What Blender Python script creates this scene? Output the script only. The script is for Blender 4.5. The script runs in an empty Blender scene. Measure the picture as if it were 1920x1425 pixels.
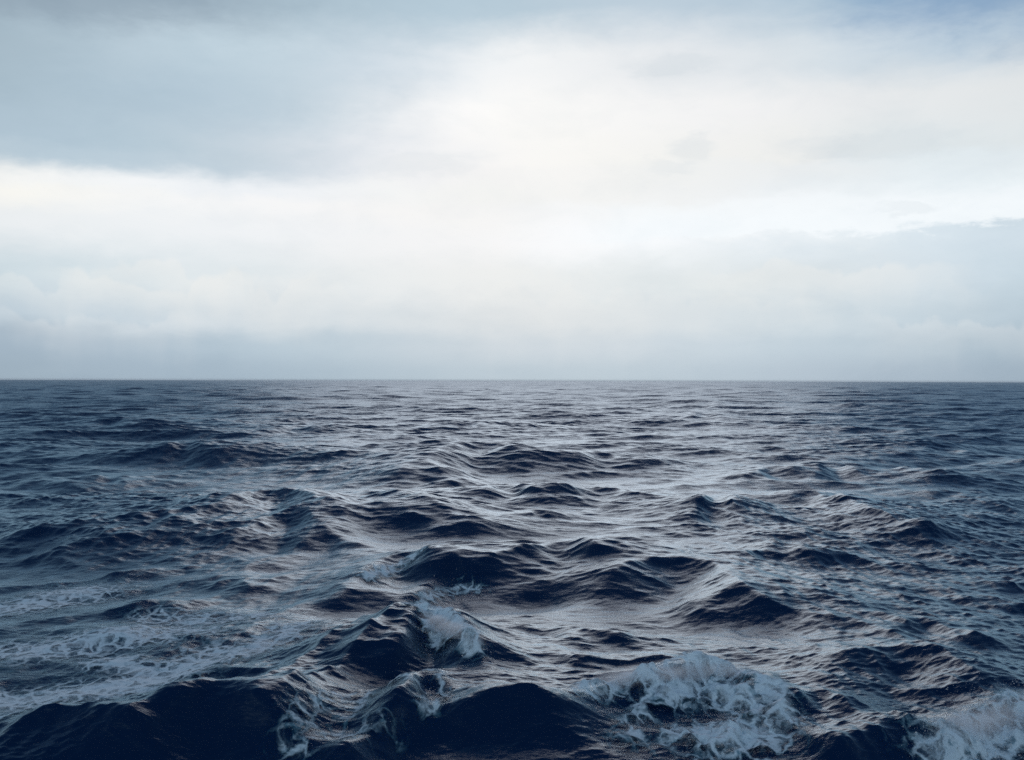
import bpy, math, random
import numpy as np

scene = bpy.context.scene
# ------------------------------------------------------------------ camera
CAM_H = 8.0
F_PX = 1925.0                      # focal length in pixels of a 1920 wide frame
cam_d = bpy.data.cameras.new('camera')
cam_d.sensor_width = 36.0
cam_d.lens = 36.0 * F_PX / 1920.0
cam_d.clip_start = 0.1
cam_d.clip_end = 30000.0
cam = bpy.data.objects.new('camera', cam_d)
scene.collection.objects.link(cam)
cam.location = (0, 0, CAM_H)
cam.rotation_mode = 'XYZ'
cam.rotation_euler = (math.radians(90.0), math.radians(-0.15), 0)
scene.camera = cam

# ------------------------------------------------------------------ exposure
scene.view_settings.view_transform = 'Standard'
scene.view_settings.look = 'None'
scene.view_settings.exposure = 0.0
scene.view_settings.gamma = 1.0
scene.render.engine = 'CYCLES'
scene.cycles.max_bounces = 4
scene.cycles.glossy_bounces = 2
scene.cycles.diffuse_bounces = 2
scene.cycles.transparent_max_bounces = 12
scene.cycles.use_denoising = False
scene.cycles.caustics_reflective = False
scene.cycles.sample_clamp_indirect = 3.0
scene.cycles.volume_bounces = 2
scene.cycles.volume_max_steps = 128

# ------------------------------------------------------------------ sun behind thin cloud
SUN_EL, SUN_AZ = math.radians(21.0), math.radians(2.0)      # azimuth from +Y towards +X
sun_d = bpy.data.lights.new('sun', 'SUN')
sun_d.energy = 0.5
sun_d.angle = math.radians(31.0)
sun_d.color = (1.0, 0.69, 0.59)
sun = bpy.data.objects.new('sun', sun_d)
scene.collection.objects.link(sun)
sun.rotation_euler = (math.radians(90.0) - SUN_EL, 0.0, math.pi - SUN_AZ)
sun.location = (0, 0, 50)

# ------------------------------------------------------------------ overcast sky (world, by direction)
world = bpy.data.worlds.new('World')
scene.world = world
world.use_nodes = True
NT = world.node_tree
NT.nodes.clear()


class NB:
    """small helper to write node graphs as expressions"""
    def __init__(s, nt):
        s.nt = nt

    def new(s, t, **kw):
        n = s.nt.nodes.new(t)
        for k, v in kw.items():
            setattr(n, k, v)
        return n

    def put(s, sock, v):
        if isinstance(v, bpy.types.NodeSocket):
            s.nt.links.new(v, sock)
        else:
            sock.default_value = v

    def m(s, op, a, b=0.0, c=0.0, clamp=False):
        n = s.new('ShaderNodeMath', operation=op, use_clamp=clamp)
        s.put(n.inputs[0], a)
        s.put(n.inputs[1], b)
        s.put(n.inputs[2], c)
        return n.outputs[0]

    def vm(s, op, a, b=(0, 0, 0), scale=None):
        n = s.new('ShaderNodeVectorMath', operation=op)
        s.put(n.inputs[0], a)
        s.put(n.inputs[1], b)
        if scale is not None:
            s.put(n.inputs['Scale'], scale)
        return n.outputs[0]

    def comb(s, x, y, z):
        n = s.new('ShaderNodeCombineXYZ')
        s.put(n.inputs[0], x); s.put(n.inputs[1], y); s.put(n.inputs[2], z)
        return n.outputs[0]

    def smooth(s, x, a, b):
        n = s.new('ShaderNodeMapRange', interpolation_type='SMOOTHSTEP')
        s.put(n.inputs[0], x); s.put(n.inputs[1], a); s.put(n.inputs[2], b)
        s.put(n.inputs[3], 0.0); s.put(n.inputs[4], 1.0)
        return n.outputs[0]

    def lin(s, x, a, b, lo=0.0, hi=1.0):
        n = s.new('ShaderNodeMapRange', interpolation_type='LINEAR')
        s.put(n.inputs[0], x); s.put(n.inputs[1], a); s.put(n.inputs[2], b)
        s.put(n.inputs[3], lo); s.put(n.inputs[4], hi)
        return n.outputs[0]

    def mix(s, f, a, b, mode='MIX'):
        n = s.new('ShaderNodeMix', data_type='RGBA', blend_type=mode)
        s.put(n.inputs[0], f)
        for k, v in ((6, a), (7, b)):
            if isinstance(v, tuple) and len(v) == 3:
                v = v + (1.0,)
            s.put(n.inputs[k], v)
        return n.outputs[2]

    def noise(s, vec, scale, detail=4.0, rough=0.55, dist=0.0, out=0, dim='3D'):
        n = s.new('ShaderNodeTexNoise', noise_dimensions=dim)
        s.put(n.inputs['Vector'], vec)
        n.inputs['Scale'].default_value = scale
        n.inputs['Detail'].default_value = detail
        n.inputs['Roughness'].default_value = rough
        n.inputs['Distortion'].default_value = dist
        return n.outputs[out]

    def ramp(s, fac, stops, interp='B_SPLINE'):
        n = s.new('ShaderNodeValToRGB')
        r = n.color_ramp
        r.interpolation = interp
        while len(r.elements) < len(stops):
            r.elements.new(0.5)
        for e, (p, c) in zip(r.elements, stops):
            e.position = p
            e.color = (c[0], c[1], c[2], 1.0)
        s.put(n.inputs[0], fac)
        return n.outputs[0]


def lin1(v):
    v /= 255.0
    return v / 12.92 if v <= 0.04045 else ((v + 0.055) / 1.055) ** 2.4


def rgb(c):
    return tuple(lin1(v) for v in c)


W = NB(NT)
tc = W.new('ShaderNodeTexCoord')
dirv = tc.outputs['Generated']
sep = W.new('ShaderNodeSeparateXYZ')
NT.links.new(dirv, sep.inputs[0])
dx_, dy_, dz_ = sep.outputs
az = W.m('ARCTAN2', dx_, dy_)
el = W.m('ARCSINE', dz_)
sky_vec = W.comb(W.m('MULTIPLY', az, 1.0), W.m('MULTIPLY', el, 2.6), 0.0)
# wind-torn edges: two octaves of warp on the directions
w1 = W.noise(sky_vec, 4.0, 5.0, 0.55, 0.3, out=1)
w2 = W.noise(sky_vec, 15.0, 6.0, 0.6, 0.3, out=1)
s1 = W.new('ShaderNodeSeparateXYZ'); NT.links.new(w1, s1.inputs[0])
s2 = W.new('ShaderNodeSeparateXYZ'); NT.links.new(w2, s2.inputs[0])
calm = W.smooth(el, 0.0, 0.06)                           # cloud layers lie flat near the horizon
def warp(base, a, b, ka, kb):
    t = W.m('MULTIPLY', W.m('SUBTRACT', a, 0.5), ka)
    u = W.m('MULTIPLY', W.m('SUBTRACT', b, 0.5), kb)
    return W.m('ADD', base, W.m('MULTIPLY', W.m('ADD', t, u), calm))
azw = warp(az, s1.outputs[0], s2.outputs[0], 0.16, 0.035)
elw = warp(el, s1.outputs[1], s2.outputs[1], 0.034, 0.030)

# cloud deck: colour along the azimuth for a set of elevations (pixel row of a 1920x1425 frame -> elevation)
ROWS = [
    (705, [(50, (162, 180, 194)), (300, (165, 183, 198)), (600, (172, 190, 203)), (900, (193, 206, 215)), (1200, (192, 206, 215)), (1500, (185, 199, 211)), (1900, (160, 178, 193))]),
    (650, [(50, (165, 183, 198)), (300, (173, 191, 205)), (600, (188, 205, 216)), (900, (208, 216, 222)), (1200, (208, 218, 225)), (1500, (195, 210, 220)), (1900, (172, 190, 203))]),
    (600, [(50, (187, 204, 216)), (300, (206, 218, 226)), (500, (213, 222, 228)), (800, (220, 226, 229)), (1000, (226, 229, 230)), (1300, (214, 223, 228)), (1600, (208, 220, 227)), (1900, (185, 203, 215))]),
    (530, [(50, (208, 222, 229)), (300, (222, 231, 235)), (600, (231, 236, 238)), (900, (241, 241, 239)), (1150, (230, 236, 238)), (1350, (228, 233, 233)), (1600, (222, 229, 232)), (1800, (205, 220, 230)), (1900, (195, 212, 222))]),
    (450, [(100, (238, 242, 244)), (500, (240, 243, 246)), (900, (246, 245, 244)), (1100, (251, 253, 255)), (1250, (248, 251, 253)), (1400, (240, 245, 248)), (1700, (225, 236, 243)), (1900, (205, 220, 230))]),
    (395, [(50, (251, 250, 244)), (300, (244, 246, 248)), (600, (247, 247, 247)), (900, (246, 245, 243)), (1200, (246, 249, 251)), (1500, (241, 246, 249)), (1900, (238, 245, 249))]),
    (374, [(50, (247, 248, 246)), (200, (246, 248, 249)), (400, (238, 242, 246)), (600, (240, 243, 246)), (900, (249, 248, 244)), (1300, (239, 241, 242)), (1600, (233, 240, 244)), (1900, (234, 243, 247))]),
    (324, [(50, (188, 206, 218)), (300, (186, 204, 216)), (550, (206, 217, 226)), (700, (238, 240, 244)), (960, (251, 249, 246)), (1250, (240, 242, 241)), (1500, (237, 239, 240)), (1700, (226, 235, 239)), (1900, (231, 239, 243))]),
    (300, [(50, (178, 198, 212)), (300, (184, 203, 215)), (550, (204, 215, 224)), (700, (235, 238, 243)), (960, (254, 252, 248)), (1250, (241, 242, 240)), (1500, (240, 240, 238)), (1700, (222, 230, 233)), (1900, (228, 234, 236))]),
    (210, [(50, (172, 192, 205)), (300, (178, 198, 212)), (500, (190, 208, 220)), (650, (216, 226, 233)), (800, (250, 250, 251)), (950, (254, 253, 250)), (1200, (246, 246, 246)), (1500, (238, 239, 240)), (1900, (225, 230, 232))]),
    (120, [(50, (165, 185, 198)), (300, (190, 208, 220)), (500, (197, 215, 225)), (700, (208, 220, 230)), (880, (238, 242, 245)), (1000, (247, 248, 248)), (1250, (228, 232, 236)), (1500, (220, 228, 233)), (1700, (205, 218, 228)), (1900, (190, 208, 222))]),
    (15, [(50, (142, 160, 175)), (300, (153, 173, 189)), (500, (170, 190, 203)), (800, (185, 205, 218)), (960, (182, 202, 215)), (1200, (195, 210, 222)), (1500, (180, 200, 215)), (1650, (160, 186, 208)), (1780, (136, 168, 200)), (1900, (108, 148, 188))]),
]
AZ_LO, AZ_HI = -1.0, 1.0
fac_az = W.lin(azw, AZ_LO, AZ_HI)
def az_of(px):
    return math.atan((px - 960.0) / F_PX)
def el_of(py):
    return math.atan((715.0 - py) / F_PX)
col = None
prev_el = None
for py, stops in ROWS:
    st = []
    first, last = stops[0][1], stops[-1][1]
    dim = lambda c, k: tuple(v * k for v in rgb(c))
    st.append((0.05, dim(first, 0.75)))
    st.append((0.20, dim(first, 0.88)))
    for px, c in stops:
        st.append(((az_of(px) - AZ_LO) / (AZ_HI - AZ_LO), rgb(c)))
    st.append((0.80, dim(last, 0.88)))
    st.append((0.95, dim(last, 0.75)))
    r = W.ramp(fac_az, st)
    e = el_of(py)
    if col is None:
        col = r
    else:
        col = W.mix(W.smooth(elw, prev_el, e), col, r)
    prev_el = e
# a bright rift on the right with a crisp lower lip, and the grey bank below it
def edge_curve(points):
    """elevation (radians) along the azimuth from frame points, as a grey ramp"""
    st = [((az_of(px) - AZ_LO) / (AZ_HI - AZ_LO), (el_of(py) / 0.4,) * 3) for px, py in points]
    return W.m('MULTIPLY', W.ramp(W.lin(az, AZ_LO, AZ_HI), st, 'EASE'), 0.4)
fine = W.noise(W.comb(az, W.m('MULTIPLY', el, 2.6), 4.2), 30.0, 7.0, 0.62, 0.2, out=1)
fs = W.new('ShaderNodeSeparateXYZ'); NT.links.new(fine, fs.inputs[0])
wob = W.m('MULTIPLY', W.m('SUBTRACT', fs.outputs[0], 0.5), 0.030)
wide = W.noise(W.comb(W.m('MULTIPLY', az, 0.8), W.m('MULTIPLY', el, 2.0), 8.8), 9.0, 5.0, 0.6, 0.4)
wob = W.m('ADD', wob, W.m('MULTIPLY', W.m('SUBTRACT', wide, 0.5), 0.03))
elf = W.m('ADD', el, wob)
azp = lambda px: az_of(px)
lip = edge_curve([(900, 474), (1060, 470), (1300, 456), (1500, 444), (1640, 454), (1780, 448), (1920, 440), (2300, 425)])
dlip = W.m('SUBTRACT', lip, elf)                          # positive below the lip
right = W.smooth(az, azp(1010), azp(1260))
bank = W.m('MULTIPLY', W.m('MULTIPLY', W.smooth(dlip, -0.003, W.lin(wide, 0.35, 0.65, 0.010, 0.034)), W.smooth(dlip, 0.075, 0.006)), W.smooth(az, azp(1120), azp(1500)))
col = W.mix(W.m('MULTIPLY', bank, W.lin(az, azp(1150), azp(1900), 0.2, 0.6)), col, rgb((214, 227, 236)))
rift = W.m('MULTIPLY', W.m('MULTIPLY', W.smooth(dlip, 0.004, -0.003), W.smooth(dlip, -0.048, -0.008)), right)
col = W.mix(W.m('MULTIPLY', rift, 0.85), col, rgb((247, 252, 255)))
# small grey wisps high up on the right
for px, py, rx, ry, k, wc in ((1990, -30, 420, 190, 0.75, (112, 150, 188)), (120, 10, 420, 110, 0.8, (142, 160, 175)), (560, 175, 300, 90, 0.35, (176, 196, 210)), (1262, 126, 95, 30, 0.5, (205, 215, 222)), (1288, 288, 46, 26, 0.4, (205, 215, 222)), (1235, 318, 60, 16, 0.3, (205, 215, 222)), (1690, 292, 160, 34, 0.45, (205, 215, 222)), (1560, 285, 90, 26, 0.3, (205, 215, 222)), (1720, 168, 130, 32, 0.3, (205, 215, 222)), (770, 305, 140, 34, 0.35, (205, 215, 222)), (1690, 420, 70, 14, 0.35, (205, 215, 222))):
    ex = W.m('DIVIDE', W.m('SUBTRACT', azw, az_of(px)), rx / F_PX)
    ey = W.m('DIVIDE', W.m('SUBTRACT', elf, el_of(py)), ry / F_PX)
    g = W.m('SUBTRACT', W.m('ADD', 0.75, fs.outputs[1]), W.m('ADD', W.m('MULTIPLY', ex, ex), W.m('MULTIPLY', ey, ey)), clamp=True)
    col = W.mix(W.m('MULTIPLY', W.m('MULTIPLY', g, g), min(k * 0.6, 0.9)), col, rgb(wc))
# low heaps of cumulus, one row behind another
for k, (py, hgt, sc, off, amt, c) in enumerate(((505, 0.030, 9.0, 3.1, 0.30, (243, 242, 238)), (548, 0.026, 12.0, 9.7, 0.34, (240, 240, 237)), (592, 0.020, 15.0, 17.3, 0.26, (230, 233, 234)))):
    b = None
    for o, (f, a) in enumerate(((1.0, 1.0), (2.3, 0.5), (5.1, 0.25))):
        n = W.noise(W.comb(W.m('MULTIPLY', az, sc * f), off + o, W.m('MULTIPLY', el, 8.0)), 1.0, 1.0, 0.5)
        t = W.m('MULTIPLY', W.m('ABSOLUTE', W.m('SUBTRACT', W.m('MULTIPLY', n, 2.0), 1.0)), a * hgt * 2.0)
        b = t if b is None else W.m('ADD', b, t)
    top = W.m('ADD', b, el_of(py + 30))
    dt = W.m('SUBTRACT', top, W.m('ADD', el, W.m('MULTIPLY', wob, 0.5)))
    mk = W.m('MULTIPLY', W.smooth(dt, 0.0, 0.007), W.smooth(dt, 0.055, 0.004))
    mk = W.m('MULTIPLY', mk, W.smooth(W.noise(W.comb(W.m('MULTIPLY', az, 5.0), off, 0.0), 1.0, 2.0), 0.40, 0.60))
    mk = W.m('MULTIPLY', mk, W.lin(W.m('ABSOLUTE', W.m('ADD', az, 0.02)), 0.06, 0.30, 0.55, 1.0))
    col = W.mix(W.m('MULTIPLY', mk, amt), col, rgb(c))
# unseen deck overhead, made dark so that steep wave faces stay dark
over = W.ramp(W.noise(sky_vec, 2.2, 5.0, 0.6, 0.2), [(0.3, rgb((78, 102, 130))), (0.7, rgb((120, 142, 164)))])
zen = rgb((70, 94, 124))
col = W.mix(W.smooth(el, math.radians(19.5), math.radians(30)), col, over)
col = W.mix(W.smooth(el, math.radians(28), math.radians(52)), col, zen)
back = W.m('MULTIPLY', W.smooth(W.m('ABSOLUTE', az), 1.1, 2.2), W.smooth(el, math.radians(55), math.radians(35)))  # bright unseen sky behind the viewer, added to light the foam
col = W.mix(back, col, rgb((196, 208, 220)))
# fine billows inside the cloud
puff = W.noise(W.comb(az, W.m('MULTIPLY', el, 2.0), 1.7), 13.0, 7.0, 0.60, 0.3)
col = W.mix(1.0, col, W.ramp(puff, [(0.25, (0.925, 0.94, 0.952)), (0.75, (1.06, 1.05, 1.04))]), 'MULTIPLY')
# clear-air sky above the cloud, seen only where the deck thins (upper right)
sky = W.new('ShaderNodeTexSky', sky_type='NISHITA')
sky.sun_disc = False
sky.sun_elevation = SUN_EL
sky.sun_rotation = SUN_AZ
sky.air_density = 1.0
sky.dust_density = 2.0
bg_sky = W.new('ShaderNodeBackground')
bg_sky.inputs[1].default_value = 0.05
NT.links.new(sky.outputs[0], bg_sky.inputs[0])
bg_cl = W.new('ShaderNodeBackground')
bg_cl.inputs[1].default_value = 1.0
NT.links.new(col, bg_cl.inputs[0])
msh = W.new('ShaderNodeMixShader')
thin = W.m('MULTIPLY', W.smooth(azw, az_of(1450), az_of(2300)), W.smooth(elw, el_of(170), el_of(-60)))
NT.links.new(W.m('SUBTRACT', 1.0, W.m('MULTIPLY', thin, 0.12)), msh.inputs[0])
NT.links.new(bg_sky.outputs[0], msh.inputs[1])
NT.links.new(bg_cl.outputs[0], msh.inputs[2])
wo = W.new('ShaderNodeOutputWorld')
NT.links.new(msh.outputs[0], wo.inputs[0])

# ------------------------------------------------------------------ sea surface
rng = np.random.default_rng(11)


def tile_band(L, N, lam_hi, lam_lo, slope, wind_deg, spread, seed, chop=0.9):
    """one band of wind waves on a periodic tile: height and horizontal displacement, normalised to an rms slope"""
    r = np.random.default_rng(seed)
    k1 = 2 * np.pi * np.fft.fftfreq(N, L / N)
    kx, ky = np.meshgrid(k1, k1, indexing='ij')
    k = np.hypot(kx, ky)
    k[0, 0] = 1.0
    th = np.arctan2(ky, kx) - math.radians(wind_deg)
    D = np.abs(np.cos(th)) ** spread + 0.012
    lam = 2 * np.pi / k
    band = (lam < lam_hi) & (lam >= lam_lo)
    amp = np.where(band, k ** -2.0 * np.sqrt(D), 0.0)
    ph = (r.standard_normal((N, N)) + 1j * r.standard_normal((N, N))) * amp
    h = np.fft.ifft2(ph)
    H = h.real
    # hermitian part only
    P = np.fft.fft2(H)
    sx = np.fft.ifft2(1j * kx * P).real
    sy = np.fft.ifft2(1j * ky * P).real
    g = slope / math.sqrt((sx ** 2 + sy ** 2).mean())
    dX = np.fft.ifft2(1j * kx / k * P).real * g * chop
    dY = np.fft.ifft2(1j * ky / k * P).real * g * chop
    return (H * g).astype(np.float32), dX.astype(np.float32), dY.astype(np.float32)


def sample(t, L, x, y):
    N = t.shape[0]
    u = x * (N / L); v = y * (N / L)
    i = np.floor(u); j = np.floor(v)
    fu = (u - i).astype(np.float32); fv = (v - j).astype(np.float32)
    i = i.astype(np.int64) % N; j = j.astype(np.int64) % N
    i1 = (i + 1) % N; j1 = (j + 1) % N
    a = t[i, j]; b = t[i1, j]; c = t[i, j1]; d = t[i1, j1]
    return a * (1 - fu) * (1 - fv) + b * fu * (1 - fv) + c * (1 - fu) * fv + d * fu * fv


# tile, resolution, longest and shortest wave, rms slope, direction, spread, rotation of the tile
BANDS = [
    (611.0, 512, 60.0, 16.0, 0.075, 80, 8, 4),
    (257.0, 512, 16.0, 5.0, 0.100, 97, 8, -9),
    (127.0, 1024, 5.0, 1.8, 0.095, 86, 8, 17),
    (61.0, 1024, 1.8, 0.7, 0.092, 94, 7, -23),
    (29.0, 1024, 0.7, 0.28, 0.115, 86, 7, 11),
    (13.0, 1024, 0.28, 0.10, 0.120, 95, 5, 8),
]

# polar sheet round the viewer's foot, fine where the view is, coarse behind; it ends at the horizon
def geo(a, b, q):
    n = int(math.log(b / a) / q)
    return a * (b / a) ** (np.arange(n) / n)
radii = np.concatenate([geo(0.6, 14.0, 0.03), geo(14.0, 300.0, 0.0017), geo(300.0, 9000.0, 0.0030), [9000.0]])
A_IN = math.radians(33.0)
n_in = 1000
ang_in = np.linspace(-A_IN, A_IN, n_in)
n_out = 150
q = np.linspace(0, 1, n_out + 2)[1:]
ang_r = A_IN + (2 * math.pi - 2 * A_IN) * q[:-1]
# closer together next to the view
mid = 0.5 - 0.5 * np.cos(np.pi * q[:-1])
ang_r = A_IN + (2 * math.pi - 2 * A_IN) * (0.55 * mid + 0.45 * q[:-1])
angles = np.concatenate([ang_in, ang_r])
nr, na = len(radii), len(angles)
d_ang = np.empty(na)
d_ang[:-1] = np.diff(angles)
d_ang[-1] = 2 * math.pi + angles[0] - angles[-1]
R, T = np.meshgrid(radii, angles, indexing='ij')
dR = np.gradient(radii)
cell = np.maximum(dR[:, None] * np.ones(na)[None, :], R * d_ang[None, :] * 0.8).astype(np.float32)
X0 = (R * np.sin(T)); Y0 = (R * np.cos(T))
del R, T

# the ship's own track is calmer for the long waves near the stern; the sculpted crests stand there instead
near = np.exp(-(np.hypot(X0, Y0 - 30) / 55.0) ** 4).astype(np.float32)
# outside the track the wake's diverging waves run across the wind waves
flank = np.clip((np.abs(X0) - 1.5 - 0.05 * np.hypot(X0, Y0)) / (2.0 + 0.10 * np.hypot(X0, Y0)), 0, 1)
flank = (flank * flank * (3 - 2 * flank) * np.exp(-(np.hypot(X0, Y0) / 170.0) ** 2)).astype(np.float32)
Xd = X0.copy(); Yd = Y0.copy()
Z = np.zeros_like(X0, dtype=np.float32)
miss = np.zeros_like(Z)
warp_x = None
def add_band(n):
    global miss, warp_x, warp_y
    L, N, hi, lo, sl, wd, sp, rot = BANDS[n]
    H, DX, DY = tile_band(L, N, hi, lo, sl, wd, sp, 100 + n, chop=1.15 if n < 4 else 0.8)
    c, s = math.cos(math.radians(rot)), math.sin(math.radians(rot))
    xr = X0 * c + Y0 * s + 37.0 * n
    yr = -X0 * s + Y0 * c + 91.0 * n
    lam_mid = math.sqrt(hi * lo)
    w = np.clip((lam_mid / cell - 1.4) / 2.4, 0, 1)
    w = (w * w * (3 - 2 * w)).astype(np.float32)
    if n >= 1:
        miss += (sl * sl) * (1 - w * w) * (1.0 if n > 1 else 1 - near)
    if n == 0:
        w = w * (1 - 0.75 * near)
    if n == 1:
        w = w * (1 - 0.55 * near)
    if n >= 3:
        w = w * rough
    hh = sample(H, L, xr, yr)
    a = sample(DX, L, xr, yr); b = sample(DY, L, xr, yr)
    wind = w
    if n in (2, 3, 4):
        wind = w * (1 - 0.45 * flank)
        H2, DX2, DY2 = tile_band(L * 0.93, N, hi, lo, sl * 0.68, 17, 10, 300 + n, chop=0.9)
        sgn = np.where(X0 < 0, -1.0, 1.0)
        xs = X0 * sgn + 53.0 * n + 400 * (sgn < 0)
        w2_ = w * flank
        Z[...] += sample(H2, L * 0.93, xs, Y0) * w2_
        Xd[...] += sample(DX2, L * 0.93, xs, Y0) * sgn * w2_
        Yd[...] += sample(DY2, L * 0.93, xs, Y0) * w2_
    Z[...] += hh * wind
    Xd[...] += (a * c - b * s) * wind
    Yd[...] += (a * s + b * c) * wind
    if n == 2:
        warp_x, warp_y = (a * 1.6 * w).astype(np.float32), (b * 1.6 * w).astype(np.float32)


for n in range(3):
    add_band(n)


def G(px, py, z=0.0):
    """point of the sea seen at a place of a 1920x1425 frame, for a water level z"""
    horizon = 713.0 + (px / 1920.0) * 5.0 - 2.6
    d = (CAM_H - z) * F_PX / max(py - horizon, 1.0)
    return ((px - 960.0) / F_PX * d, d)


def spline(P, per=10):
    P = np.array(P, float)
    if len(P) == 2:
        t = np.linspace(0, 1, per)[:, None]
        return P[0] * (1 - t) + P[1] * t
    Q = np.vstack([2 * P[0] - P[1], P, 2 * P[-1] - P[-2]])
    out = []
    for i in range(1, len(Q) - 2):
        t = np.linspace(0, 1, per, endpoint=False)[:, None]
        p0, p1, p2, p3 = Q[i - 1], Q[i], Q[i + 1], Q[i + 2]
        out.append(0.5 * (2 * p1 + (p2 - p0) * t + (2 * p0 - 5 * p1 + 4 * p2 - p3) * t ** 2 + (3 * p1 - p0 - 3 * p2 + p3) * t ** 3))
    out.append(P[-1:])
    return np.vstack(out)


def crest(points, A, wf, wb, trough=0.25, flip=False, ends=0.0):
    """a wave crest along points on the sea: steep face of run wf towards the viewer, long back of run wb"""
    global Z
    if 1000 < points[0][1] < 1305:
        A = A * 0.78
    g = [G(px, py, A * 0.8) for px, py in points]
    g = np.array(g)
    e0 = g[0] + (g[0] - g[1]) * 0.35
    e1 = g[-1] + (g[-1] - g[-2]) * 0.35
    S = spline(np.vstack([e0[None], g, e1[None]]), 8)
    n = len(S)
    seg = np.r_[0, np.cumsum(np.hypot(*np.diff(S, axis=0).T))]
    t = seg / seg[-1]
    r = np.random.default_rng(int(abs(points[0][0] * 7 + points[0][1] * 13)))
    lump = sum(r.uniform(0.07, 0.14) * np.sin(seg * 2 * np.pi / lam + r.uniform(0, 6.3)) for lam in (1.1 * wf + 0.8, 1.9 * wf + 0.8, 0.6 * wf + 0.5))
    H = A * np.minimum(np.sin(np.pi * t) * 1.6, 1.0) ** 1.3 * (1 + lump)
    tan = np.gradient(S, axis=0)
    tan /= np.linalg.norm(tan, axis=1)[:, None] + 1e-9
    nrm_ = np.stack([-tan[:, 1], tan[:, 0]], 1)
    mid_ = S[n // 2]
    if (nrm_[n // 2] @ mid_ < 0) != flip:
        nrm_ = -nrm_
    pad = max(wf * 3.2, wb * 3.0)
    lo = S.min(0) - pad; hi = S.max(0) + pad
    idx = np.nonzero(((Xd > lo[0]) & (Xd < hi[0]) & (Yd > lo[1]) & (Yd < hi[1])).ravel())[0]
    if len(idx) == 0:
        return
    x = Xd.ravel()[idx] + warp_x.ravel()[idx]
    y = Yd.ravel()[idx] + warp_y.ravel()[idx]
    d2 = np.full(len(idx), 1e9)
    for i in range(n):
        d2 = np.minimum(d2, (x - S[i, 0]) ** 2 + (y - S[i, 1]) ** 2)
    soft = (0.45 * wf + 0.12 * np.sqrt(d2)) ** 2
    sw = np.zeros(len(idx)); sv = np.zeros(len(idx)); sh = np.zeros(len(idx))
    for i in range(n):
        ax = x - S[i, 0]; ay = y - S[i, 1]
        w = np.exp(-(ax * ax + ay * ay - d2) / soft)
        sw += w
        sv += w * (ax * nrm_[i, 0] + ay * nrm_[i, 1])
        sh += w * H[i]
    v = sv / sw; hh = sh / sw
    off = np.sqrt(np.maximum(d2 - v * v, 0))                # run past the ends of the crest
    hh = hh * np.exp(-(off / (1.5 * wf)) ** 2)
    wid = np.where(v > 0, wb, wf)
    q = np.sqrt((v / wid) ** 2 + 0.004) - 0.063
    prof = np.exp(-1.6 * q ** 1.15)
    add = hh * prof - (v < 0) * trough * hh * np.exp(-((v / wf + 1.9) / 0.8) ** 2)
    Z.reshape(-1)[idx] += add.astype(np.float32)


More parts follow.
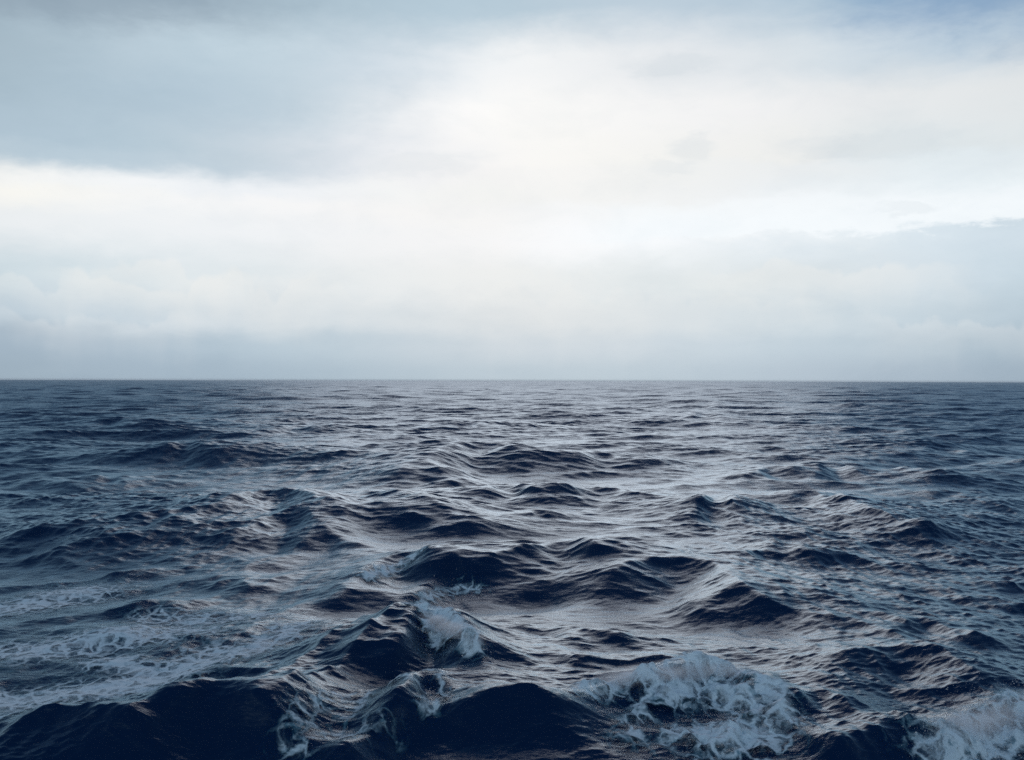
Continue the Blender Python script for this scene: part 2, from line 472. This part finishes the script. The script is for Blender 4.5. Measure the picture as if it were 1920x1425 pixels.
CRESTS = [
    # far hills
    ([(760, 882), (850, 850), (920, 845), (1000, 866)], 1.35, 5.0, 12),
    ([(735, 890), (790, 880), (870, 897)], 0.8, 3.5, 9),
    ([(1070, 872), (1125, 862), (1205, 872)], 0.75, 3.0, 9),
    ([(1225, 874), (1290, 870)], 0.5, 3.0, 8),
    ([(838, 802), (875, 796), (905, 802)], 0.9, 5, 12), ([(940, 800), (965, 797), (990, 802)], 0.8, 5, 12),
    ([(1290, 782), (1325, 775), (1355, 783)], 1.1, 6, 14), ([(1300, 758), (1330, 756), (1345, 760)], 1.2, 7, 16),
    ([(1600, 762), (1680, 758), (1750, 762)], 0.9, 6, 14),
    ([(290, 856), (345, 846), (420, 858)], 0.9, 3.5, 9), ([(390, 836), (450, 830), (520, 838)], 0.8, 4, 9),
    ([(500, 806), (560, 797), (600, 806)], 0.9, 5, 10), ([(380, 790), (460, 793)], 0.7, 5, 10),
    ([(0, 806), (60, 812)], 0.8, 5, 10), ([(130, 795), (210, 790), (280, 797)], 0.8, 5, 10), ([(20, 900), (90, 895), (170, 903)], 0.7, 3, 8),
    ([(180, 893), (205, 884), (235, 895)], 0.6, 2.5, 6),
    ([(1395, 890), (1450, 880), (1500, 886)], 0.75, 3, 8), ([(1525, 888), (1560, 874), (1630, 890)], 0.8, 3, 8),
    ([(1690, 878), (1740, 888), (1805, 895)], 0.8, 3, 8), ([(1840, 850), (1880, 852), (1930, 864)], 0.9, 4, 10),
    ([(1720, 846), (1770, 838), (1830, 848)], 0.8, 4, 9),
    # middle distance
    ([(895, 940), (955, 923), (1025, 942)], 0.85, 2.4, 7), ([(1015, 938), (1130, 930), (1200, 938), (1275, 942)], 0.75, 2.2, 7),
    ([(1295, 962), (1345, 933), (1390, 962)], 1.0, 2.2, 5),
    ([(640, 940), (710, 938), (790, 962), (905, 990)], 0.7, 2.2, 6), ([(700, 975), (760, 982), (830, 995)], 0.45, 1.5, 4),
    ([(370, 970), (480, 942), (560, 942), (660, 975)], 0.95, 2.6, 7),
    ([(990, 978), (1015, 972), (1035, 978)], 0.35, 1.0, 3),
    ([(420, 1015), (500, 985), (560, 978), (620, 1000)], 0.8, 2.2, 5), ([(560, 1020), (610, 1008), (690, 1022)], 0.6, 1.8, 4),
    ([(-20, 1012), (90, 1005), (180, 1008), (290, 1018)], 0.7, 2.2, 6), ([(240, 998), (300, 988), (340, 1000)], 0.5, 1.6, 4),
    ([(30, 1040), (90, 1036), (150, 1050)], 0.45, 1.6, 4),
    ([(1465, 930), (1520, 924), (1610, 958)], 0.75, 2.4, 6), ([(1580, 962), (1650, 975), (1700, 988), (1800, 998)], 0.65, 1.8, 6),
    ([(1740, 922), (1780, 918), (1840, 926)], 0.5, 2.2, 6), ([(1845, 940), (1930, 936)], 0.5, 2.2, 6),
    # near waves
    ([(880, 1062), (1000, 1037), (1080, 1031), (1150, 1050)], 1.1, 1.8, 6), ([(1105, 1084), (1190, 1054), (1280, 1047), (1345, 1058), (1410, 1112)], 1.25, 2.1, 6),
    ([(1440, 1035), (1475, 1024), (1530, 1045)], 0.5, 1.2, 3), ([(1380, 1048), (1440, 1040), (1470, 1048)], 0.4, 1.1, 3),
    ([(640, 1100), (715, 1052), (780, 1046), (825, 1070)], 0.85, 1.7, 4), ([(760, 1112), (840, 1072), (890, 1082)], 0.55, 0.9, 3),
    ([(1270, 1142), (1370, 1130), (1450, 1142), (1620, 1174)], 0.45, 1.3, 4),
    ([(230, 1138), (300, 1128), (360, 1132)], 0.35, 1.0, 3), ([(380, 1095), (440, 1085), (480, 1100)], 0.35, 1.0, 3),
    ([(1870, 1098), (1960, 1088)], 0.4, 1.0, 3), ([(1880, 1138), (1960, 1130)], 0.35, 1.0, 3),
    ([(725, 1226), (800, 1172), (850, 1182), (910, 1232)], 1.45, 1.5, 2.6), ([(520, 1355), (630, 1268), (735, 1198), (800, 1174)], 0.6, 0.8, 1.7), ([(480, 1318), (610, 1238), (720, 1186)], 0.32, 0.7, 1.6), 
    ([(1085, 1308), (1200, 1280), (1340, 1266), (1455, 1298)], 0.75, 2.4, 1.2), ([(1740, 1378), (1830, 1345), (1970, 1315)], 0.55, 2.2, 1.4),
    ([(1520, 1240), (1640, 1228), (1750, 1236), (1870, 1290)], 0.85, 1.6, 4), ([(1680, 1180), (1740, 1174), (1860, 1215)], 0.45, 1.0, 3),
    ([(1050, 1268), (1170, 1252), (1310, 1258)], 0.5, 1.0, 3), ([(960, 1186), (1020, 1180), (1100, 1186)], 0.3, 0.7, 2.4), ([(1050, 1212), (1110, 1206), (1180, 1212)], 0.3, 0.7, 2.2),
    ([(800, 1330), (900, 1310), (1000, 1312), (1130, 1320)], 1.05, 1.9, 3.0),
    ([(-60, 1385), (60, 1355), (190, 1352), (320, 1372)], 1.1, 1.7, 3.0), ([(270, 1352), (390, 1322), (480, 1326), (570, 1350)], 1.05, 1.7, 2.6),
    ([(1470, 1340), (1540, 1320), (1600, 1350)], 0.4, 0.9, 2), ([(1540, 1400), (1650, 1372), (1750, 1366)], 0.5, 0.9, 2),
    ([(330, 1270), (420, 1256), (510, 1268)], 0.35, 0.8, 2.2), ([(150, 1192), (200, 1184), (250, 1192)], 0.3, 0.7, 2), ([(740, 1345), (800, 1300), (835, 1310)], 0.6, 0.8, 2),
    ([(620, 1425), (740, 1360), (800, 1370)], 0.5, 0.8, 2),
]
for c in CRESTS:
    crest(*c)
# diverging ridges of the wake, left and right of the track
for k in range(16):
    side = 1 if k % 2 else -1
    y0 = 26 + 5.5 * (k // 2) + rng.uniform(-1.5, 1.5)
    x0 = side * (3 + 0.18 * y0 + rng.uniform(-1, 2))
    ln = rng.uniform(9, 18)
    a = math.radians(rng.uniform(48, 64))
    pts = [(x0 + side * math.sin(a) * ln * t, y0 - math.cos(a) * ln * t * 0.9) for t in (0, 0.5, 1)]
    px = [(960 + F_PX * p[0] / max(p[1], 12), 713 + F_PX * CAM_H / max(p[1], 12)) for p in pts]
    crest(px, rng.uniform(0.12, 0.26), 0.9, 2.6, 0.1)

# ripples stand on the crests and die in the hollows and in wind-still patches
Hp, _a, _b = tile_band(173.0, 256, 60.0, 9.0, 0.1, 60, 0, 77)
Hp /= Hp.std()
rough = np.clip(0.92 + 0.30 * Z / 0.32 + 0.30 * sample(Hp, 173.0, X0, Y0 * 0.6), 0.3, 1.55).astype(np.float32)
rough *= (1 - 0.38 * np.exp(-(X0 / (5.0 + 0.10 * np.abs(Y0))) ** 2) * np.exp(-(Y0 / 160.0) ** 2)).astype(np.float32)
for n in range(3, 6):
    add_band(n)
miss = np.sqrt(np.maximum(miss, 0))

co = np.empty((nr * na, 3), np.float32)
co[:, 0] = Xd.ravel(); co[:, 1] = Yd.ravel(); co[:, 2] = Z.ravel()


def build_mesh(name, verts, quads, attrs=None):
    me = bpy.data.meshes.new(name)
    me.vertices.add(len(verts))
    me.vertices.foreach_set('co', np.ascontiguousarray(verts, np.float32).ravel())
    nq = len(quads)
    k = quads.shape[1]
    me.loops.add(nq * k)
    me.loops.foreach_set('vertex_index', np.ascontiguousarray(quads, np.int32).ravel())
    me.polygons.add(nq)
    me.polygons.foreach_set('loop_start', np.arange(0, nq * k, k, dtype=np.int32))
    me.update(calc_edges=True)
    me.polygons.foreach_set('use_smooth', np.ones(nq, dtype=bool))
    for an, av in (attrs or {}).items():
        at = me.attributes.new(an, 'FLOAT', 'POINT')
        at.data.foreach_set('value', np.ascontiguousarray(av, np.float32))
    return me


ii, jj = np.meshgrid(np.arange(nr - 1), np.arange(na), indexing='ij')
j2 = (jj + 1) % na
quads = np.stack([ii * na + jj, (ii + 1) * na + jj, (ii + 1) * na + j2, ii * na + j2], axis=-1).reshape(-1, 4)[:, ::-1]
water_me = build_mesh('water', co, quads, {'lost_slope': miss.ravel()})
water = bpy.data.objects.new('water', water_me)
scene.collection.objects.link(water)
water['kind'] = 'structure'
print('water verts', len(co))

# ------------------------------------------------------------------ materials
def new_mat(name):
    m = bpy.data.materials.new(name)
    m.use_nodes = True
    m.node_tree.nodes.clear()
    return m, NB(m.node_tree)


mat, M = new_mat('sea_water')
geo_n = M.new('ShaderNodeNewGeometry')
pos = geo_n.outputs['Position']
att = M.new('ShaderNodeAttribute', attribute_name='lost_slope')
lost = att.outputs['Fac']
# waves too small for the sheet: part as a random tilt, part as gloss spread
stretch = M.vm('MULTIPLY', pos, (0.45, 1.0, 0.6))
nz = M.noise(stretch, 2.2, 4.0, 0.7, 0.0, out=1)
tilt = M.vm('SUBTRACT', nz, (0.5, 0.5, 0.5))
tilt = M.vm('MULTIPLY', tilt, (1.0, 1.0, 0.0))
tilt = M.vm('SCALE', tilt, scale=M.m('MULTIPLY', lost, 3.8))
nrm = M.vm('NORMALIZE', M.vm('ADD', geo_n.outputs['Normal'], tilt))
rip = M.noise(M.vm('MULTIPLY', pos, (0.4, 1.0, 1.0)), 8.0, 4.0, 0.62, 0.3)
bump = M.new('ShaderNodeBump')
bump.inputs['Strength'].default_value = 0.6
bump.inputs['Distance'].default_value = 0.035
M.put(bump.inputs['Height'], rip)
M.put(bump.inputs['Normal'], nrm)
alpha = M.m('SQRT', M.m('ADD', 0.0020, M.m('MULTIPLY', M.m('MULTIPLY', lost, lost), 0.35)))
# reflectance of a ruffled sea: Fresnel averaged over the slopes that face the eye
lw = M.new('ShaderNodeLayerWeight')
lw.inputs['Blend'].default_value = 0.5
M.put(lw.inputs['Normal'], bump.outputs[0])
sig = alpha
expo = M.m('MULTIPLY', 5.0, M.m('EXPONENT', M.m('MULTIPLY', sig, -2.69)))
damp = M.m('ADD', 1.0, M.m('MULTIPLY', 22.7, M.m('POWER', sig, 1.5)))
refl = M.m('ADD', 0.02, M.m('MULTIPLY', 0.98, M.m('DIVIDE', M.m('POWER', lw.outputs['Facing'], expo), damp)), clamp=True)
body = M.new('ShaderNodeBsdfDiffuse')
body.inputs['Color'].default_value = (0.0001, 0.0125, 0.050, 1)
M.put(body.inputs['Normal'], nrm)
gl = M.new('ShaderNodeBsdfGlossy')
gl.inputs['Color'].default_value = (0.60, 0.84, 1.0, 1)
M.put(gl.inputs['Roughness'], M.m('SQRT', alpha))
M.put(gl.inputs['Normal'], bump.outputs[0])
mx = M.new('ShaderNodeMixShader')
M.put(mx.inputs[0], refl)
M.put(mx.inputs[1], body.outputs[0])
M.put(mx.inputs[2], gl.outputs[0])
out = M.new('ShaderNodeOutputMaterial')
M.put(out.inputs[0], mx.outputs[0])
water_me.materials.append(mat)

# ------------------------------------------------------------------ foam
fm, F = new_mat('sea_foam')
gn = F.new('ShaderNodeNewGeometry')
fpos = gn.outputs['Position']
dens = F.new('ShaderNodeAttribute', attribute_name='foam_cover').outputs['Fac']
wv = F.vm('ADD', fpos, F.vm('SCALE', F.vm('SUBTRACT', F.noise(fpos, 1.1, 4.0, 0.6, out=1), (0.5, 0.5, 0.5)), scale=0.9))
flat = F.vm('MULTIPLY', wv, (1.0, 0.8, 0.4))
clump = F.noise(flat, 1.5, 8.0, 0.62, 0.4)
vor = F.new('ShaderNodeTexVoronoi', feature='DISTANCE_TO_EDGE')
F.put(vor.inputs['Vector'], F.vm('MULTIPLY', wv, (1.0, 0.75, 0.3)))
vor.inputs['Scale'].default_value = 2.3
lace = F.m('SUBTRACT', 1.0, F.smooth(vor.outputs['Distance'], 0.0, 0.20))
vor2 = F.new('ShaderNodeTexVoronoi', feature='DISTANCE_TO_EDGE')
F.put(vor2.inputs['Vector'], F.vm('MULTIPLY', wv, (1.0, 0.7, 0.3)))
vor2.inputs['Scale'].default_value = 6.5
lace = F.m('ADD', lace, F.m('MULTIPLY', F.m('SUBTRACT', 1.0, F.smooth(vor2.outputs['Distance'], 0.0, 0.25)), 0.35))
bub = F.noise(fpos, 26.0, 2.0, 0.6)
val = F.m('ADD', F.m('MULTIPLY', clump, 1.2), F.m('ADD', F.m('MULTIPLY', lace, 0.36), F.m('MULTIPLY', bub, 0.16)))
thr = F.m('SUBTRACT', 1.24, F.m('MULTIPLY', dens, 0.78))
cov = F.smooth(F.m('SUBTRACT', val, thr), -0.20, 0.54)
rid = F.noise(F.vm('MULTIPLY', wv, (1.0, 0.8, 0.8)), 2.6, 7.0, 0.62, 0.8)
rid = F.m('SUBTRACT', 1.0, F.m('ABSOLUTE', F.m('SUBTRACT', F.m('MULTIPLY', rid, 2.0), 1.0)))
rid = F.m('MULTIPLY', F.m('POWER', rid, 2.0), F.lin(dens, 0.2, 1.0, 0.6, 1.3))
fcol = F.mix(F.smooth(F.m('MULTIPLY', rid, F.lin(cov, 0.1, 0.9, 0.55, 1.1)), 0.15, 1.0), (0.04, 0.18, 0.27), (0.58, 0.76, 0.87))
fb = F.new('ShaderNodeBsdfPrincipled')
F.put(fb.inputs['Base Color'], fcol)
fb.inputs['Roughness'].default_value = 0.75
fb.inputs['Specular IOR Level'].default_value = 0.2
F.put(fb.inputs['Alpha'], F.m('MULTIPLY', F.m('MULTIPLY', cov, 0.92), F.smooth(dens, 0.0, 0.12)))
fo = F.new('ShaderNodeOutputMaterial')
F.put(fo.inputs[0], fb.outputs[0])

dm, D = new_mat('spray_drops')
db = D.new('ShaderNodeBsdfPrincipled')
db.inputs['Base Color'].default_value = (0.80, 0.86, 0.90, 1)
db.inputs['Roughness'].default_value = 0.6
db.inputs['Alpha'].default_value = 0.55
do = D.new('ShaderNodeOutputMaterial')
D.put(do.inputs[0], db.outputs[0])


def cap_density(blobs, x, y):
    """blobs: (list of frame points, radius in metres, weight, water level)"""
    d = np.zeros(len(x))
    for pts, rad, wt, lev in blobs:
        S = spline([G(px, py, lev) for px, py in pts], 6) if len(pts) > 1 else np.array([G(*pts[0], lev)])
        m = np.full(len(x), 1e9)
        if len(S) == 1:
            m = np.hypot(x - S[0, 0], y - S[0, 1])
        for i in range(len(S) - 1):
            a = S[i]; b = S[i + 1] - a
            u = np.clip(((x - a[0]) * b[0] + (y - a[1]) * b[1]) / ((b ** 2).sum() + 1e-9), 0, 1)
            m = np.minimum(m, np.hypot(x - a[0] - u * b[0], y - a[1] - u * b[1]))
        q = np.clip(1 - m / rad, 0, 1)
        d = np.maximum(d, wt * q * q * (3 - 2 * q) ** 1)
    return np.clip(d, 0, 1)


def foam_sheet(name, blobs, lift, heap, parent=None):
    """a foam layer lying on the waves: a heaped sheet over the part of the sea the blobs cover"""
    P = np.vstack([[G(px, py, lev) for px, py in pts] for pts, rad, wt, lev in blobs])
    pad = max(b[1] for b in blobs) + 0.3
    lo = P.min(0) - pad; hi = P.max(0) + pad
    x = co[:, 0]; y = co[:, 1]
    box = np.nonzero((x > lo[0]) & (x < hi[0]) & (y > lo[1]) & (y < hi[1]))[0]
    den = np.zeros(len(co), np.float32)
    den[box] = cap_density(blobs, x[box], y[box])
    use = (den[quads] > 0.01).any(axis=1)
    qd = quads[use]
    ids, inv = np.unique(qd, return_inverse=True)
    v = co[ids].copy()
    dd = den[ids]
    r = sample(HEAP, 7.0, v[:, 0], v[:, 1]) * 0.5 + 0.5
    v[:, 2] += lift * np.minimum(dd * 8, 1) + heap * dd * np.clip(r, 0, 1.5)
    me = build_mesh(name, v, inv.reshape(-1, 4), {'foam_cover': dd})
    o = bpy.data.objects.new(name, me)
    scene.collection.objects.link(o)
    me.materials.append(fm)
    o.parent = parent
    return o, v, dd


HEAP, _a, _b = tile_band(7.0, 256, 2.0, 0.12, 0.1, 0, 0, 55)
HEAP /= HEAP.std()


def spray(v, dd, n, rise, drift, size, parent, seed, power=2.0):
    """drops thrown up from a foam heap, one mesh"""
    r = np.random.default_rng(seed)
    p = dd.astype(float) ** power
    src = r.choice(len(v), n, p=p / p.sum())
    c = v[src].astype(float)
    up = r.exponential(rise, n)
    c += r.normal(0, 0.10, (n, 3)) * (0.4 + up[:, None] / rise)
    c[:, 2] += up
    c[:, 0] += drift[0] * up; c[:, 1] += drift[1] * up
    s = size * np.exp(r.normal(0, 0.45, n))
    o8 = np.array([(1, 0, 0), (0, 1, 0), (-1, 0, 0), (0, -1, 0), (0, 0, 1), (0, 0, -1)], float)
    f8 = np.array([(0, 1, 4), (1, 2, 4), (2, 3, 4), (3, 0, 4), (1, 0, 5), (2, 1, 5), (3, 2, 5), (0, 3, 5)])
    V = (c[:, None, :] + o8[None] * s[:, None, None]).reshape(-1, 3)
    T3 = (f8[None] + 6 * np.arange(n)[:, None, None]).reshape(-1, 3)
    me = build_mesh('spray', V, T3)
    me.materials.append(dm)
    o = bpy.data.objects.new('spray_drops', me)
    scene.collection.objects.link(o)
    o.parent = parent
    o['kind'] = 'stuff'
    return o


def mist(pts, lev, width, height, dens, parent):
    """fine spray in the air over a breaking crest: a closed lumpy roll filled with scattering droplets"""
    S = spline([G(px, py, lev) for px, py in pts], 10)
    n = len(S); m = 20
    tan = np.gradient(S, axis=0); tan /= np.linalg.norm(tan, axis=1)[:, None]
    nr_ = np.stack([-tan[:, 1], tan[:, 0]], 1)
    r = np.random.default_rng(n + int(pts[0][0]))
    V = []
    for i in range(n):
        e = math.sin(math.pi * (i + 0.3) / (n - 0.4)) ** 0.5
        base = co[np.argmin((co[:, 0] - S[i, 0]) ** 2 + (co[:, 1] - S[i, 1]) ** 2), 2] if i % 3 == 0 or i == n - 1 else base
        for k in range(m):
            a = 2 * math.pi * k / m
            q = e * (1 + 0.18 * math.sin(3 * a + i) + r.uniform(-0.05, 0.05))
            o = nr_[i] * math.cos(a) * width * q
            V.append((S[i, 0] + o[0], S[i, 1] + o[1], base + math.sin(a) * height * q * (1.0 if math.sin(a) > 0 else 0.5)))
    c0 = len(V); V.append((*S[0], V[0][2])); V.append((*S[-1], V[-3][2]))
    Fq = []
    for i in range(n - 1):
        for k in range(m):
            k2 = (k + 1) % m
            Fq.append((i * m + k, i * m + k2, (i + 1) * m + k2, (i + 1) * m + k))
    for k in range(m):
        k2 = (k + 1) % m
        Fq.append((c0, k2, k)); Fq.append((c0 + 1, (n - 1) * m + k, (n - 1) * m + k2))
    me = bpy.data.meshes.new('spray')
    me.from_pydata([tuple(map(float, v)) for v in V], [], Fq)
    me.validate(); me.update()
    vm_, Q = new_mat('spray_mist')
    gq = Q.new('ShaderNodeNewGeometry').outputs['Position']
    nn = Q.noise(gq, 1.6, 6.0, 0.65, 0.4)
    a0 = np.array([*S[0], 0.0]); t0 = np.array([*(S[-1] - S[0]), 0.0]); t0 /= np.linalg.norm(t0)
    bow = np.mean([(S[i] - S[0]) - t0[:2] * ((S[i] - S[0]) @ t0[:2]) for i in range(n)], axis=0)
    a0[:2] += bow * 0.8
    a0[2] = np.mean([v[2] for v in V[:n * m]])
    rel = Q.vm('SUBTRACT', gq, tuple(map(float, a0)))
    dt_ = Q.new('ShaderNodeVectorMath', operation='DOT_PRODUCT')
    Q.put(dt_.inputs[0], rel); dt_.inputs[1].default_value = tuple(map(float, t0))
    along = dt_.outputs['Value']
    perp = Q.vm('SUBTRACT', rel, Q.vm('SCALE', tuple(map(float, t0)), scale=along))
    perp = Q.vm('MULTIPLY', perp, (1 / width, 1 / width, 1 / height))
    ln_ = Q.new('ShaderNodeVectorMath', operation='LENGTH')
    Q.put(ln_.inputs[0], perp)
    L_ = float(np.linalg.norm(S[-1] - S[0]))
    endf = Q.m('MULTIPLY', Q.smooth(along, 0.0, 0.25 * L_), Q.smooth(along, L_, 0.75 * L_))
    fall = Q.m('MULTIPLY', Q.smooth(ln_.outputs['Value'], 0.95, 0.1), endf)
    d = Q.m('MULTIPLY', Q.m('MULTIPLY', Q.smooth(Q.m('ADD', Q.m('MULTIPLY', fall, 0.5), nn), 0.45, 1.0), fall), dens)
    pv = Q.new('ShaderNodeVolumePrincipled')
    pv.inputs['Color'].default_value = (0.93, 0.96, 0.98, 1)
    pv.inputs['Anisotropy'].default_value = 0.2
    Q.put(pv.inputs['Density'], d)
    oo = Q.new('ShaderNodeOutputMaterial')
    Q.put(oo.inputs['Volume'], pv.outputs[0])
    me.materials.append(vm_)
    o = bpy.data.objects.new('spray', me)
    scene.collection.objects.link(o)
    o.parent = parent
    return o


def whitecap(label, blobs, lift, heap, drops=None, air=None):
    o, v, dd = foam_sheet('whitecap', blobs, lift, heap)
    o['label'] = label
    o['category'] = 'whitecap'
    o['group'] = 'whitecaps breaking on the dark swell'
    if drops:
        spray(v, dd, drops[0] // 8, drops[1] * 0.7, drops[2], drops[3] * 0.7, o, *drops[4:])
    for a in air or ():
        mist(*a, o)
    return o


whitecap('large churning foam patch with dark holes at the bottom edge, right of centre',
         [([(1095, 1306), (1200, 1284), (1340, 1270), (1430, 1290), (1470, 1335)], 0.95, 0.98, 0.6),
          ([(1240, 1325), (1330, 1320), (1420, 1345)], 1.7, 0.90, 0.2), ([(1300, 1400), (1420, 1400)], 1.6, 0.92, 0.0),
          ([(1180, 1400), (1220, 1340)], 0.8, 0.62, 0.1), ([(1240, 1460), (1450, 1450)], 1.2, 0.8, 0.0)],
         0.02, 0.22, (26000, 0.10, (0.3, 0.1), 0.006, 5, 3.0),
         [([(1090, 1306), (1200, 1282), (1340, 1268), (1440, 1290)], 0.6, 0.8, 0.40, 2.2)])
whitecap('misty burst of white spray filling the bottom right corner',
         [([(1760, 1385), (1840, 1352), (1970, 1322)], 1.2, 0.80, 0.5), ([(1800, 1420), (1960, 1380)], 1.8, 0.82, 0.1), ([(1880, 1375), (1990, 1350)], 1.4, 0.85, 0.3)],
         0.03, 0.30, (60000, 0.22, (0.5, 0.1), 0.007, 6, 2.0),
         [([(1755, 1385), (1840, 1350), (2010, 1315)], 0.5, 1.0, 0.55, 1.8)])
whitecap('white plume blowing off the tall dark peak left of centre',
         [([(775, 1160), (815, 1166), (850, 1180), (893, 1215)], 0.62, 1.0, 1.0), ([(800, 1175), (850, 1195)], 0.5, 0.9, 1.0)],
         0.03, 0.16, (16000, 0.10, (0.8, 0.3), 0.007, 7, 1.5),
         [([(770, 1158), (820, 1166), (860, 1184), (905, 1218)], 1.1, 0.55, 0.40, 3.0)])
whitecap('thin pale foam streak curling over a small crest above the white plume',
         [([(765, 1122), (820, 1100), (860, 1088), (892, 1090)], 0.9, 0.66, 0.3)],
         0.02, 0.10, (4000, 0.06, (0.8, 0.3), 0.007, 8, 1.5))
whitecap('faint white crest on the farthest breaking wave, left of centre',
         [([(690, 1064), (730, 1048), (795, 1036)], 0.85, 0.86, 0.8)],
         0.02, 0.12, (4000, 0.08, (0.8, 0.3), 0.009, 9, 1.5))
whitecap('narrow white curl on a steep wavelet between two black hollows',
         [([(800, 1292), (825, 1308), (832, 1340), (800, 1352)], 0.42, 0.72, 0.4)],
         0.02, 0.10, (3000, 0.05, (0.6, 0.2), 0.006, 10, 1.5))
whitecap('ragged foam in threads along the bottom edge, left of centre',
         [([(540, 1420), (640, 1345), (740, 1335), (800, 1352)], 0.65, 0.60, 0.2), ([(560, 1440), (700, 1410)], 0.9, 0.60, 0.0), ([(650, 1380), (690, 1340)], 0.6, 0.60, 0.2)],
         0.02, 0.10, (2500, 0.05, (0.6, 0.2), 0.006, 11, 3.0))
whitecap('small pale foam scrap in front of the black wave in the bottom left corner',
         [([(-20, 1412), (30, 1400), (60, 1396)], 0.35, 0.72, 0.0)], 0.015, 0.05)
lacework, _v, _d = foam_sheet('sea_foam',
         [([(-80, 1150), (60, 1130), (150, 1105)], 3.4, 0.90, 0), ([(-80, 1230), (100, 1215), (330, 1190)], 3.0, 0.90, 0), ([(-80, 1310), (100, 1300), (300, 1270), (420, 1230)], 2.6, 0.92, 0),
          ([(200, 1240), (330, 1262), (460, 1235), (560, 1180)], 1.6, 0.90, 0), ([(40, 1345), (200, 1330), (330, 1310)], 1.1, 0.82, 0), ([(300, 1160), (480, 1160)], 2.2, 0.76, 0)],
         0.012, 0.04)
lacework['kind'] = 'stuff'

# ------------------------------------------------------------------ sea air
hz_lo, hz_hi, hz_r = float(co[:, 2].min()) - 1.0, CAM_H + 1.5, 9300.0
hv = [(x, y, z) for z in (hz_lo, hz_hi) for x, y in ((-hz_r, -hz_r), (hz_r, -hz_r), (hz_r, hz_r), (-hz_r, hz_r))]
hme = bpy.data.meshes.new('haze')
hme.from_pydata(hv, [], [(3, 2, 1, 0), (4, 5, 6, 7), (0, 1, 5, 4), (1, 2, 6, 5), (2, 3, 7, 6), (3, 0, 4, 7)])
hm, HZ = new_mat('sea_air')
pv = HZ.new('ShaderNodeVolumePrincipled')
pv.inputs['Color'].default_value = (0.86, 0.92, 0.97, 1)
pv.inputs['Density'].default_value = 0.00006
ho = HZ.new('ShaderNodeOutputMaterial')
HZ.put(ho.inputs['Volume'], pv.outputs[0])
hme.materials.append(hm)
haze = bpy.data.objects.new('haze', hme)
scene.collection.objects.link(haze)
haze['kind'] = 'stuff'
